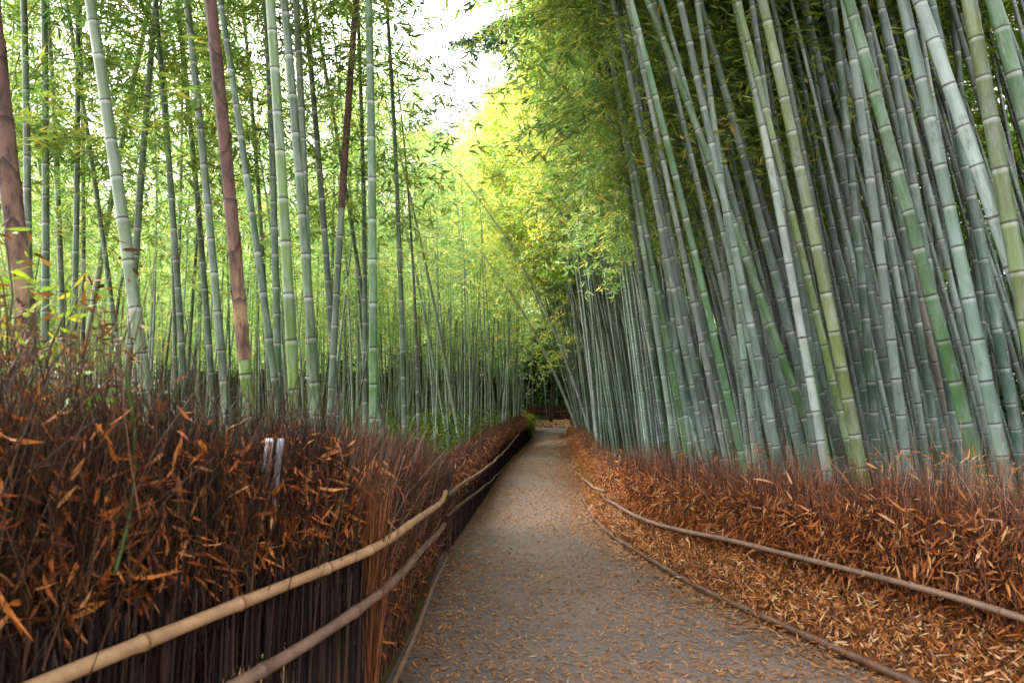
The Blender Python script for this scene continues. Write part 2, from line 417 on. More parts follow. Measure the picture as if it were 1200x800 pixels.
def along(edge, off, y0, y1, n, rs):
    y = y0 + (y1 - y0) * rs.rand(n); return y

def brush(parent, edge, off, y0, y1, hf, thick, ntw, nlf, seed, zb=0., tilt=.12, colt=(1, 1, 1, 1), coll=(1, 1, 1, 1), side=1, lean=0., wisp=.12, dens=1.0, leaflo=0., leafhi=1., fuzz=.25, lfz=.35, name='brush', near=False):
    """added dark core that blocks light, upright twigs and the dead leaves caught in them. side=+1: the path is towards +x"""
    rs = np.random.RandomState(seed)
    ys = np.linspace(y0, y1, max(3, int(abs(y1 - y0) / .12)))
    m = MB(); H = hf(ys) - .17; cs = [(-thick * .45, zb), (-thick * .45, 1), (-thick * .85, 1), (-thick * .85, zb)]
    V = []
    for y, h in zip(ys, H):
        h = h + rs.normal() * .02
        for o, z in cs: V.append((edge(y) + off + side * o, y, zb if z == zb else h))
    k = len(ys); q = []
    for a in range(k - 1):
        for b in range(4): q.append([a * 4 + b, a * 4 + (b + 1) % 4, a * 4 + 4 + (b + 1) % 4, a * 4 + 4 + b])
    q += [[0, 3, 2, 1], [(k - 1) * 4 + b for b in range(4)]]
    m.add(V, q); m.build('light_block_core', [M['core']], parent)  # dark slab inside the brush, added to block light
    m = MB()
    y = y0 + (y1 - y0) * rs.rand(ntw); h = hf(y)
    o = -thick * rs.rand(ntw) + .02
    zs = zb + (h - zb) * np.clip(rs.rand(ntw) * 1.05 - .15, 0, .8)
    top = h + rs.normal(size=ntw) * .05
    wl = rs.rand(ntw) < wisp; top[wl] += rs.rand(wl.sum()) * fuzz
    P = np.stack([edge(y) + off + side * o, y, zs], -1)
    D = np.stack([rs.normal(size=ntw) * tilt * .7 - side * tilt * .35, rs.normal(size=ntw) * tilt * 1.3 + lean, np.ones(ntw)], -1)
    sticks(m, P, D, np.minimum(top - zs, .85), rs.uniform(.0010, .0031, ntw), .20, 0, rs.rand(ntw) ** 1.5, rs)
    ob = m.build('brushwood', [M['twig']], parent); ob.color = colt
    m = MB(); y = y0 + (y1 - y0) * rs.rand(nlf); h = hf(y)
    z = zb + (h - zb) * (1 - (rs.rand(nlf) ** .9) * (1 - lfz)) + rs.normal(size=nlf) * .04
    o = .035 - np.abs(rs.normal(size=nlf)) * .06; tp = z > h - .08; o[tp] = -thick * rs.rand(tp.sum())
    P = np.stack([edge(y) + off + side * o, y, z], -1)
    D = np.stack([side * rs.rand(nlf) * .8, rs.normal(size=nlf) * .8, rs.normal(size=nlf) * .9 - .35], -1)
    sz = .55 + .75 * rs.rand(nlf) ** 1.5
    leaves(m, P, D, rs.uniform(.06, .11, nlf) * sz, rs.uniform(.010, .018, nlf) * sz, 0, leaflo + (leafhi - leaflo) * rs.rand(nlf), rs, fold=.2, curl=.4)
    ob = m.build('dead_leaves', [M['dead']], parent); ob.color = coll

fl = 'brushwood fences along the path'
# near left fence
hA = lambda y: np.interp(y, [-.8, 1.4, 1.9, 2.6, 3.3], [1.62, 1.60, 1.52, 1.43, 1.37]) + .035 * np.sin(y * 9) + .025 * np.sin(y * 23)
fa = tag(empty('brushwood_fence', (-.66, 3.26, 0)), 'tall dark brushwood fence at near left with tan and brown bamboo rails', 'fence', fl)
brush(fa, lx, -.05, -.8, 3.22, lambda y: hA(y), .26, 15000, 4200, 21, zb=.55, tilt=.26, colt=(.58, .50, .40, 1), coll=(1.15, .88, .66, 1), side=1, leafhi=.95, wisp=.38, fuzz=.30, lfz=.42)
# upright dark sticks under the rails
def stick_panel(parent, edge, off, y0, y1, h, seed, pitch=.013, col=(.35, .35, .38, 1)):
    rs = np.random.RandomState(seed); n = int((y1 - y0) / pitch * 1.6)
    y = y0 + (y1 - y0) * rs.rand(n)
    P = np.stack([edge(y) + off + rs.rand(n) * .015, y, np.zeros(n) + .0], -1)
    D = np.stack([rs.normal(size=n) * .012, rs.normal(size=n) * .02, np.ones(n)], -1)
    m = MB(); sticks(m, P, D, h * rs.uniform(.85, 1.1, n), rs.uniform(.005, .011, n), .02, 0, rs.rand(n) * .8, rs)
    ob = m.build('stick_panel', [M['twig']], parent); ob.color = col
stick_panel(fa, lx, 0.012, -.8, 3.2, .92, 3, .009, (.42, .42, .46, 1))
def bundle(parent, x, y, h, r, n, seed, col, name='end_bundle'):
    rs = np.random.RandomState(seed); a = rs.rand(n) * 6.28; q = np.sqrt(rs.rand(n)) * r
    P = np.stack([x + np.cos(a) * q, y + np.sin(a) * q, rs.rand(n) * .5 * h], -1)
    D = np.stack([rs.normal(size=n) * .05, rs.normal(size=n) * .05, np.ones(n)], -1)
    m = MB(); sticks(m, P, D, h * .5 * rs.uniform(.8, 1.2, n), rs.uniform(.002, .0045, n), .08, 0, .35 + .65 * rs.rand(n), rs)
    ob = m.build(name, [M['twig']], parent); ob.color = col
bundle(fa, lx(3.27) + .0, 3.27, 1.34, .032, 260, 8, (1.35, .85, .52, 1))

UP = [(-60, 850), (60, 797), (150, 763), (300, 700), (440, 640), (470, 621), (495, 606), (510, 594), (519, 584), (523, 574)]
LO = [(200, 850), (290, 796), (340, 768), (440, 697), (480, 662), (505, 634), (522, 612)]
pu = [col_hit(a, b, lx, .07) for a, b in UP]; pl = [col_hit(a, b, lx, .07) for a, b in LO]
print('UP', [tuple(np.round(p, 2)) for p in pu]); print('LO', [tuple(np.round(p, 2)) for p in pl])
rail('upper_rail', pu, .0225, M['rail_tan'], fa, 1, .42)
rail('lower_rail', pl, .0255, M['rail_brown'], fa, 2, .5, taper=.3)

# left fence, second length, reddish and diagonal
fb = tag(empty('brushwood_fence', (-.64, 5, 0)), 'reddish brushwood fence length with slanting twigs beyond the orange end bundle on the left', 'fence', fl)
hB = lambda y: np.interp(y, [3.3, 4, 5.5, 7.1], [1.36, 1.3, 1.14, .98]) + .03 * np.sin(y * 7)
brush(fb, lx, -.10, 3.36, 7.05, hB, .28, 11000, 2600, 22, tilt=.20, colt=(.95, .82, .76, 1), coll=(.9, .74, .62, 1), leafhi=.9, lean=.2, wisp=.25, fuzz=.2, lfz=.1)
rail('base_rail', [col_hit(a, b, lx, .05) for a, b in [(455, 815), (475, 765), (500, 707), (524, 650)]], .016, M['rail_brown'], fb, 3, .4)
bundle(fb, lx(7.06), 7.08, .98, .05, 260, 9, (.6, .5, .5, 1), 'end_post')
# left fence, far length
fc = tag(empty('brushwood_fence', (-.2, 16.5, 0)), 'low far brushwood fence on the left that curves along the path to the bend', 'fence', fl)
hC = lambda y: np.interp(y, [7.1, 10, 20, 33, 37, 40], [.84, .86, .95, 1.05, 1.4, 1.5]) + .03 * np.sin(y * 5)
brush(fc, lx, -.06, 7.15, 38, hC, .35, 14000, 6500, 23, tilt=.14, colt=(1.0, .75, .7, 1), coll=(.8, .62, .55, 1), wisp=.1, fuzz=.12, lfz=.3)
rail('upper_rail', [col_hit(a, b, lx, .06) for a, b in [(525, 578), (545, 565), (570, 548), (590, 530), (600, 518), (608, 508)]], .02, M['rail_brown'], fc, 4, .5)
rail('lower_rail', [col_hit(a, b, lx, .06) for a, b in [(525, 603), (545, 587), (570, 568), (590, 549), (603, 533)]], .018, M['rail_dark'], fc, 5, .5)
stick_panel(fc, lx, 0.0, 7.2, 30, .5, 5, .03, (.3, .3, .3, 1))

# right fence, near length
fd = tag(empty('brushwood_fence', (2.2, 4, 0)), 'leaf strewn rusty brushwood fence at near right with a long brown rail across it', 'fence', fl)
hD = lambda y: np.interp(y, [1, 3, 3.9, 4.8, 6.5, 8.5], [1.06, 1.04, 1.02, .94, .82, .78]) + .03 * np.sin(y * 6)
eD = lambda y: rx(y) + .50 * bk(y)
brush(fd, eD, 0, 1.0, 8.6, hD, .45, 17000, 24000, 24, zb=.12, side=-1, tilt=.13, colt=(1.9, 1.35, 1.2, 1), coll=(1.0, .85, .75, 1), wisp=.4, fuzz=.30, lfz=.05, leaflo=.0)
rail('upper_rail', [col_hit(a, b, rx, o - .09) for a, b, o in [(712, 586, .30), (735, 600, .32), (765, 612, .34), (800, 622, .38), (850, 632, .40), (900, 644, .42), (1000, 667, .43), (1100, 693, .43), (1200, 724, .43), (1300, 762, .43)]], .022, M['rail_brown'], fd, 6, .45)
rail('edging_log', [(rx(y) + .01, y, .05) for y in np.arange(1.2, 9.1, .4)], .027, M['rail_dark'], fd, 7, .6)
# right fence, far length
fe = tag(empty('brushwood_fence', (1.7, 14, 0)), 'far low brushwood fence on the right at the foot of the pale crowded bamboo', 'fence', fl)
hE = lambda y: np.interp(y, [8.5, 10, 14, 25, 40], [.78, .72, .65, .68, .75]) + .02 * np.sin(y * 5)
brush(fe, lambda y: rx(y) + .5 * bk(y), 0, 8.7, 38, hE, .35, 8000, 12000, 25, zb=.08, side=-1, tilt=.14, colt=(2.2, 1.8, 1.7, 1), coll=(1.1, .95, .9, 1), wisp=.25, fuzz=.18, lfz=.05, leaflo=.1)
rail('upper_rail', [col_hit(a, b, rx, .10) for a, b in [(678, 556), (686, 563), (695, 570), (708, 576)]], .02, M['rail_brown'], fe, 8, .45)
rail('edging_log', [(rx(y) + .01, y, .05) for y in np.arange(8.8, 37, .7)], .035, M['rail_dark'], fe, 9, .6)
# fence across the bend
ff = tag(empty('brushwood_fence', (3, 56, 0)), 'dark brushwood fence closing the view across the far bend of the path', 'fence', fl)
def across(y): return y * 0
rs = np.random.RandomState(31); m = MB()
V = [(x, 57 + .1 * x + o, z) for x in np.linspace(-2, 14, 12) for o, z in ((0, 0), (0, 1.15), (.3, 1.15), (.3, 0))]
q = [[a * 4 + b, a * 4 + (b + 1) % 4, a * 4 + 4 + (b + 1) % 4, a * 4 + 4 + b] for a in range(11) for b in range(4)]
m.add(V, q); m.build('light_block_core', [M['core']], ff)  # added slab behind the twigs, blocks light here too
m = MB(); n = 2600; x = rs.uniform(-2, 14, n)
sticks(m, np.stack([x, 56.95 + .1 * x + rs.rand(n) * .3, rs.rand(n) * .6], -1), np.stack([rs.normal(size=n) * .15, rs.normal(size=n) * .1, np.ones(n)], -1), rs.uniform(.5, .8, n), .008, .1, 0, rs.rand(n), rs)
o_ = m.build('brushwood', [M['twig']], ff); o_.color = (1.3, 1.1, 1, 1)
rail('upper_rail', [(-2, 56.7, .7), (6, 57.5, .7), (14, 58.3, .7)], .03, M['rail_dark'], ff, 12, .6)

# ------------------------------------------------------------------ bamboo
def axis(s, H, bend):
    u = s / H
    return np.stack([bend * H * u ** 2.3, 0 * s, s - .35 * bend * bend * H * u ** 3.6 * 2], -1)

HC = 15.0
def make_crown_mesh(seed, bend, h0, dense=1.0, lsize=1.0):
    rs = np.random.RandomState(seed); mb = MB()
    s = h0
    ns = []
    while s < HC - .3: ns.append(s); s += rs.uniform(.22, .42)
    ns = np.repeat(np.array(ns), 2); nb = len(ns)
    u = (ns - h0) / (HC - h0)
    Lb = (.75 + 1.6 * np.sin(np.pi * np.clip(u * .8 + .22, 0, 1)) ** .9) * rs.uniform(.6, 1.15, nb)
    az = rs.rand(nb) * 6.28
    el = rs.uniform(.25, .75, nb)
    A = axis(ns, HC, bend); H2 = np.stack([np.cos(az), np.sin(az), 0 * az], -1)
    def bp(i, t):
        return A[i] + H2[i] * (Lb[i] * t * np.cos(el[i]))[:, None] + np.stack([0 * t, 0 * t, Lb[i] * (np.sin(el[i]) * t - .75 * t * t)], -1)
    # branches
    allv = []; segs = 4; ii = np.arange(nb); prev = None
    C = np.stack([bp(ii, np.full(nb, k / segs)) for k in range(segs + 1)], 1)
    r = .009
    for k in range(3):
        a = k * 2.094; off = np.array([math.cos(a), math.sin(a), 0]) * r
        allv.append(C + off[None, None] * (1 - .7 * np.arange(segs + 1) / segs)[None, :, None])
    V = np.stack(allv, 2); m = (segs + 1) * 3
    q = [[g * 3 + k, g * 3 + (k + 1) % 3, g * 3 + 3 + (k + 1) % 3, g * 3 + 3 + k] for g in range(segs) for k in range(3)]
    mb.add(V.reshape(-1, 3), (np.arange(nb)[:, None, None] * m + np.array(q)[None]).reshape(-1, 4), 1)
    # leaf clusters along the branches
    ncl = int(nb * 11 * dense); ci = rs.randint(0, nb, ncl); ct = .2 + .8 * rs.rand(ncl) ** .8
    cp = bp(ci, ct) + rs.normal(size=(ncl, 3)) * np.array([.17, .17, .10])
    crnd = rs.rand(ncl)
    nl = 6; k = np.repeat(np.arange(ncl), nl); n = len(k)
    a = rs.rand(n) * 6.28
    D = np.stack([np.cos(a), np.sin(a), rs.normal(size=n) * .35 - .35], -1) + H2[ci[k]] * .5
    P = cp[k] + rs.normal(size=(n, 3)) * .03
    Nn = np.tile([0, 0, 1.], (n, 1)) + rs.normal(size=(n, 3)) * .5
    leaves(mb, P, D, rs.uniform(.10, .19, n) * lsize, rs.uniform(.018, .032, n) * lsize, 0, np.clip(.65 * crnd[k] + .35 * rs.rand(n), 0, 1), rs, Nrm=Nn)
    me = mesh_from('leafy_crown', np.concatenate(mb.v), np.concatenate(mb.f), np.concatenate(mb.mi), {a_: np.concatenate(x) for a_, x in mb.a.items()}, [M['leaf'], M['branch']])
    return me

BENDS = [.05, .12, .20, .28]
CROWNS = {}
for bi, b in enumerate(BENDS):
    for lo in (0, 1, 2):
        for sd_ in range(2):
            CROWNS[(bi, lo, sd_)] = make_crown_mesh(100 + bi * 10 + lo * 5 + sd_, b, HC * (.48, .30, .60)[lo], 1.25, 1.12)

def culm_mb(mb, H, r, bend, sides=10, full=True, rs=RS, upto=None):
    S, ND, RR = [], [], []; s = 0; k = 0
    while s < H:
        u = s / H; ln = (.13 + .22 * min(1, u * 7)) * rs.uniform(.84, 1.16) * (1 - .25 * u)
        for f, b in (((0, 1.035), (.02, 1.06), (.05, 1.0), (.5, .985), (.93, .99), (.985, 1.01)) if full else ((0, 1.04), (.3, .98), (.9, .99))):
            S.append(s + f * ln); ND.append(k + f); RR.append(b * (1 - .80 * ((s + f * ln) / H) ** 1.5))
        s += ln; k += 1
        if upto and s > upto: break
    S = np.array(S)
    tube(mb, axis(S, H, bend), r * np.array(RR), sides, 0, np.array(ND))

def orient(dirv, bend_az):
    z = unit(np.array(dirv, float)); x = np.array([math.cos(bend_az), math.sin(bend_az), 0]); x = unit(x - z * x.dot(z)); y = np.cross(z, x)
    return Matrix(((x[0], y[0], z[0]), (x[1], y[1], z[1]), (x[2], y[2], z[2]))).to_euler()

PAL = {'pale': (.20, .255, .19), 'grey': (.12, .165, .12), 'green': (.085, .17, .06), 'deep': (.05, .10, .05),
       'lime': (.17, .25, .055), 'olive': (.17, .20, .06), 'beige': (.28, .22, .165), 'dark': (.035, .03, .022), 'white': (.42, .45, .41), 'blue': (.07, .115, .088)}  # deep and blue also hold the darkness of shaded culms in their colour
LEAFC = {'green': (1.75, 1.6, 2.8), 'dark': (.5, .62, .5), 'yellow': (5.6, 3.5, 7.0), 'lime': (2.9, 2.35, 6.5), 'mid': (2.1, 1.8, 3.0)}  # leaf hues with backlit glow and soft haze put into the colour
def jit(c, a, rs):
    f = 1 + rs.normal() * a; return tuple(max(.01, x * f * (1 + rs.normal() * a * .4)) for x in c) + (1,)

NB = [0]
def bamboo(base, dirv, r, H, bi, bend_az, col, leafc, label, group, lo=0, crown=True, sides=10, full=True, seed=0, ccut=True):
    rs = np.random.RandomState(seed + 900)
    e = empty('bamboo', tuple(base)); e.rotation_euler = orient(dirv, bend_az)
    tag(e, label, 'bamboo', group)
    m = MB(); culm_mb(m, H, r, BENDS[bi], sides, full, rs)
    o = m.build('culm', [M['culm']], e, True, local=True); o.color = jit(tuple(v * k for v, k in zip(PAL[col], (.66, .80, .55) if base[0] < 0 else (.74, .82, .84))), .12, rs)
    if crown:
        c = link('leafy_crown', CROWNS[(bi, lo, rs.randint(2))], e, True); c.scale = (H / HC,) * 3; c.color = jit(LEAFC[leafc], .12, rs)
    NB[0] += 1
    return e

def hero(x0, x5, d, wpx, col, label, group, bi=0, baz=None, H=14, lo=0, leafc='green', lean_y=0., crown=True, seed=0, y5=500):
    a, b = pt(x0, 0, d), pt(x5, y5, d); D = unit(a - b); D[1] += lean_y; D = unit(D)
    base = b - D * (b[2] / D[2]); base[2] = -.02
    r = .88 * wpx * d / F / 2
    if baz is None: baz = 0 if D[0] > 0 else math.pi
    return bamboo(base, D, r, H, bi, baz, col, leafc, label, group, lo, crown, 14, True, seed)

GL = 'bamboo on the left of the path'; GR = 'bamboo on the right of the path'
taken = []
LH = [
 (115, 178, 5.0, 17, 'pale', 'thick pale green bamboo with dark joints rising at left between the two brown sheathed ones', 0),
 (172, 146, 7.5, 10, 'grey', 'slim grey green bamboo leaning right, crossing behind the thick pale one at left', 0),
 (193, 219, 7.5, 9, 'deep', 'slim dark green bamboo right of the thick pale one at left, tilted slightly left', 0),
 (229, 267, 6.2, 11, 'grey', 'grey green bamboo with white joints just left of the tall brown sheathed one', 0),
 (222, 252, 9, 9, 'deep', 'dark thin bamboo hidden partly behind the white jointed one beside the brown sheathed one', 0),
 (268, 330, 5.6, 10, 'deep', 'dark green bamboo leaning left just right of the tall brown sheathed one', 0),
 (325, 347, 4.6, 15, 'lime', 'bright lime green bamboo with a fresh smooth stem in the left centre clump', 0),
 (342, 373, 5.2, 13, 'green', 'green bamboo with white rings standing next right of the bright lime one', 0),
 (357, 366, 6.6, 11, 'grey', 'greyish bamboo standing behind the white ringed one in the left centre clump', 0),
 (368, 396, 7.6, 9, 'deep', 'slender dark bamboo at the right of the left centre clump', 0),
 (322, 327, 7.2, 10, 'deep', 'dark shaded bamboo close behind the bright lime one on its left', 0),
 (441, 438, 5.6, 12, 'green', 'straight green upright bamboo standing alone right of the left centre clump', 0),
 (467, 474, 8.5, 7, 'deep', 'thin dark straight bamboo right of the lone upright green one', 0),
 (382, 447, 9.5, 6, 'deep', 'thin dark bamboo slanting left, meeting the lone upright green one low down', 0),
 (433, 428, 9, 7, 'deep', 'thin dark bamboo close behind the lone upright green one on its left', 0),
 (62, 52, 7.0, 10, 'grey', 'grey green bamboo beside the brown sheathed one at the far left edge', 0),
 (38, 34, 6.6, 10, 'grey', 'pale shaded bamboo just right of the brown sheathed one at the left edge', 0),
 (102, 84, 7.6, 8, 'deep', 'dark slim bamboo leaning right, left of the thick pale one', 0),
 (92, 150, 8.2, 7, 'deep', 'dark thin bamboo slanting left behind the thick pale one', 0),
 (108, 96, 9, 6, 'dark', 'blackish dead bamboo cane behind the left edge group', 0),
 (70, 76, 9, 8, 'grey', 'slim grey bamboo between the left edge group and the dark slim leaning one', 0),
 (205, 206, 11, 6, 'grey', 'thin distant bamboo just left of the slim dark tilted one', 0),
 (300, 318, 10, 7, 'grey', 'thin grey bamboo between the tall brown sheathed one and the left centre clump', 0),
]
for i, (x0, x5, d, wpx, col, lab, bi) in enumerate(LH):
    e = hero(x0, x5, d, wpx, col, lab, GL, bi, None, 14 if d < 8 else 12.5, 1 if d > 6.5 else 0, 'green', seed=i); taken.append((e.location.x, e.location.y))
e = hero(407, 386, 7.0, 9.5, 'grey', 'bamboo with brown dry top and grey green foot, right of the left centre clump', GL, 0, None, 14, 0, 'green', seed=40); taken.append((e.location.x, e.location.y))
BROWNTOP = e
e = hero(490, 491, 9, 5, 'dark', 'thin dark brown dead cane standing upright right of the thin dark straight one', 'dead canes', 0, None, 6.2, 0, 'green', crown=False, seed=41)
e = hero(460, 392 + 22, 8, 5, 'dark', 'short snapped blackish cane leaning among the left centre clump', 'dead canes', 0, None, 2.6, 0, 'green', crown=False, seed=42)

def sheath(parent, H, r, bend, s0, s1, seed, name='culm_sheath', step=.33, flare=1.22):
    """papery sheaths wrapped one above the other, torn at their upper rims"""
    rs = np.random.RandomState(seed); m = MB(); s = s0; sides = 16
    while s < s1:
        ln = min(step * rs.uniform(.9, 1.15), s1 - s + .02); rows = 6; ph = rs.rand() * 6.28; V = []
        tip = rs.uniform(.10, .22)
        for k in range(rows):
            for j in range(sides + 1):
                th = ph + j / sides * 6.5; f = k / (rows - 1)
                top = 1 + tip / ln * math.exp(-((j - sides / 2) / 2.6) ** 2) * .9 + rs.normal() * .012
                ss = s - .02 + ln * 1.04 * f * top
                rr = r * (1 - .8 * (ss / H) ** 1.5) * (1.07 + .09 * f ** 3 + (.12 * f ** 4 * math.exp(-((j - sides / 2) / 3.) ** 2)) + .03 * j / sides)
                c = axis(np.array([ss]), H, bend)[0]
                V.append((c[0] + rr * math.cos(th), c[1] + rr * math.sin(th), c[2]))
        w_ = sides + 1
        q = [[k * w_ + j, k * w_ + j + 1, (k + 1) * w_ + j + 1, (k + 1) * w_ + j] for k in range(rows - 1) for j in range(sides)]
        m.add(V, q, nd=np.repeat(np.arange(rows) / (rows - 1), w_)); s += ln
    return m.build(name, [M['sheath']], [c for c in parent.children if c.name.startswith('culm')][0], True, local=True)

e = hero(-4, 44, 3.2, 24, 'olive', 'thick bamboo wrapped in dark reddish brown sheaths at the left edge', 'brown sheathed bamboo', 0, None, 14, 0, 'green', seed=43); sheath(e, 14, .88 * 24 * 3.2 / F / 2, BENDS[0], .9, 4.2, 5); taken.append((e.location.x, e.location.y))
e = hero(255, 292, 4.3, 16.5, 'lime', 'tall bamboo in brown papery sheaths with a bare green stretch near its foot', 'brown sheathed bamboo', 0, None, 14, 0, 'green', seed=44, y5=470)
sheath(e, 14, 16.5 * .88 * 4.3 / F / 2, BENDS[0], 1.86, 5.0, 6); sheath(e, 14, 16.5 * .88 * 4.3 / F / 2 * 1.12, BENDS[0], .5, 1.36, 7); taken.append((e.location.x, e.location.y))
sheath(BROWNTOP, 14, 9.5 * .88 * 7 / F / 2, BENDS[0], 3.6, 7.5, 8)

RH = [   # x at y=0, x at y=500, depth, width, colour
 (902, 1001, 5.4, 15.5, 'olive', 'yellowish olive bamboo, the nearest rising from the middle of the right fence', 0),
 (952, 1052, 7.2, 13, 'grey', 'grey bamboo leaning left behind the yellowish olive one', 0),
 (998, 1058, 5.6, 13, 'pale', 'pale whitish green bamboo next right of the yellowish olive one', 0),
 (1003, 1134, 5.0, 17, 'green', 'green bamboo with white rings leaning far left, crossing behind the pale whitish one high up', 0),
 (1066, 1168, 4.7, 17, 'pale', 'mottled pale bamboo with dark joints right of the white ringed green one', 0),
 (1086, 1250, 4.6, 19, 'white', 'whitish bamboo leaning hard left out of the right edge', 0),
 (1143, 1225, 4.5, 21, 'olive', 'thickest bamboo, mottled olive, at the top right edge', 0),
 (1172, 1300, 4.4, 21, 'green', 'dark green thick bamboo cutting the top right corner', 0),
 (1005, 1113, 7.4, 9, 'beige', 'dry beige brown bamboo between the pale whitish one and the white ringed green one', 0),
 (770, 948, 6.2, 11, 'green', 'slender green bamboo leaning farthest left over the middle of the right stand', 0),
 (805, 930, 7.6, 10, 'pale', 'pale slender bamboo just right of the slender green one leaning farthest left', 0),
 (830, 955, 7.0, 12, 'grey', 'grey green bamboo leaning left between a pale slender one and the yellowish olive one', 0),
 (690, 815, 9.5, 11, 'blue', 'bluish grey bamboo leaning left into the middle of the green canopy', 0),
 (870, 962, 6.8, 10, 'lime', 'slim lime green bamboo foot just left of the yellowish olive one', 0),
 (985, 1026, 6.6, 12, 'deep', 'dark green upright bamboo between the yellowish olive one and the pale whitish one', 0),
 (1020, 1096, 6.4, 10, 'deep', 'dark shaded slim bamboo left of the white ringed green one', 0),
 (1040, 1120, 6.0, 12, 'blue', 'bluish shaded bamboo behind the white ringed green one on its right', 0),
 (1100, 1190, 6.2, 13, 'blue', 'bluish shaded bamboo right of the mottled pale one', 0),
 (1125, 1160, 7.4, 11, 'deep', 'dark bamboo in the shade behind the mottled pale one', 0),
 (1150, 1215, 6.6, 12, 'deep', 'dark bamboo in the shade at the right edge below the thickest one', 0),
 (930, 1020, 8.2, 10, 'blue', 'bluish slim bamboo in the second row behind the yellowish olive one', 0),
 (880, 975, 8.6, 10, 'grey', 'grey slim bamboo in the second row left of the yellowish olive one', 0),
]
for i, (x0, x5, d, wpx, col, lab, bi) in enumerate(RH):
    e = hero(x0, x5, d, wpx, col, lab, GR, bi, None, 15, 0, 'green', seed=60 + i); taken.append((e.location.x, e.location.y))
# the pale leaning ones at the end of the right stand
for i, (x0, x5, d, wpx, col, lab, bi) in enumerate([
 (500, 676, 23, 4.6, 'white', 'whitish thin bamboo leaning over the path at the far end of the right stand', 2),
 (548, 690, 21, 4.6, 'white', 'whitish thin bamboo just right of the one leaning over the path at the far end', 2)]):
    a = hero(x0, x5, d, wpx, col, lab, GR, 2, None, 9.5 + i, 1, 'yellow', seed=90 + i); taken.append((a.location.x, a.location.y))
for i, (x0, x5, d, wpx, lab) in enumerate([(452, 536, 14, 5.0, 'pale leaning bamboo just behind the far left fence'), (440, 522, 16, 4.2, 'thin pale leaning bamboo behind the pale leaning one at the far left fence')]):
    a = hero(x0, x5, d, wpx, 'pale', lab, GL, 0, None, 9, 0, 'lime', seed=95 + i); taken.append((a.location.x, a.location.y))

GAPX = [(-60, 505, 612), (60, 508, 590), (95, 511, 545), (112, 514, 520), (150, 518, 519)]
def gap_ok(base, dirv, H, bi, baz, spread=.75):
    """keeps the strip of open sky above the path free of crowns"""
    s = np.linspace(.35 * H, H, 14)
    A = axis(s, H, BENDS[bi]) @ np.array(orient(dirv, baz).to_matrix()).T + np.asarray(base)
    c, sn = math.cos(PITCH), math.sin(PITCH)
    dz = A[:, 2] - CAMH; dep = A[:, 1] * c + dz * sn; up = -A[:, 1] * sn + dz * c
    px = 600 + F * A[:, 0] / dep; py = 400 - F * up / dep; mg = spread * F / dep
    g = np.array(GAPX); a = np.interp(py, g[:, 0], g[:, 1]); b = np.interp(py, g[:, 0], g[:, 2])
    return not np.any((px > a - mg) & (px < b + mg) & (py < 150) & (py > -120))
def free(x, y, md):
    for a, b in taken:
        if (a - x) ** 2 + (b - y) ** 2 < md * md: return False
    return True

rs = np.random.RandomState(77)
def zone_label(side, y, col):
    shade = {'pale': 'pale grey green', 'white': 'whitish', 'grey': 'grey green', 'blue': 'bluish green', 'green': 'fresh green', 'deep': 'dark green', 'lime': 'lime green', 'olive': 'olive'}[col]
    if side == 'R':
        z = 'in the front of the crowded right stand' if y < 10 else ('in the middle of the crowded right stand' if y < 18 else 'at the far end of the crowded right stand')
    else:
        z = 'in the open left grove' if y < 16 else ('deeper in the left grove' if y < 24 else 'at the back of the left grove')
    return f'{shade} slender bamboo {z}', f'{shade} bamboo {z}'

# right stand
cnt = 0; tries = 0
while cnt < 182 and tries < 20000:
    tries += 1
    y = 5.6 + (rs.rand() ** 1.1) * 27
    x = rx(y) + (.75 if y < 9 else .6) + rs.rand() ** 1.9 * (3.6 if y < 13 else 2.0)
    if x / y > .80 or not free(x, y, .15 if y > 9 else .25): continue
    far = y > 17
    col = rs.choice(['pale', 'grey', 'blue', 'green', 'deep', 'white', 'lime'], p=[.27, .25, .2, .1, .1, .04, .04] if y < 13 else [.42, .16, .08, .06, .02, .24, .02])  # farther rows get more pale and white, their sky light put into the colour
    lean = -math.tan(R(rs.normal(10.5, 2.6))); ly = rs.normal() * .04
    lab, g = zone_label('R', y, col)
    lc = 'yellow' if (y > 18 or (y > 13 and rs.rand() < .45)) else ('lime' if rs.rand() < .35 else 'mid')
    H = rs.uniform(13.5, 17) if y < 20 else rs.uniform(14, 18.5)
    bi = rs.choice([0, 0, 1] if y < 16 else [0, 1, 1, 2]); baz = math.pi + rs.normal() * .5
    for f, lf, b2 in ((1, 1, bi), (.88, 1, bi), (.88, .8, min(bi, 1)), (.8, .6, 0), (.7, .5, 0)):
        if gap_ok((x, y, 0), (lean * lf, ly, 1), H * f, b2, baz): break
    else: continue
    lean *= lf; bi = b2
    H *= f
    taken.append((x, y)); cnt += 1
    bamboo((x, y, -.02), (lean, ly, 1), rs.uniform(.025, .039), H, bi, baz, col, lc, lab, g, 1 if 7.2 < y < 11 else (2 if 13 < y < 27 else 0), True, 9 if y < 14 else 7, y < 14, 200 + tries)
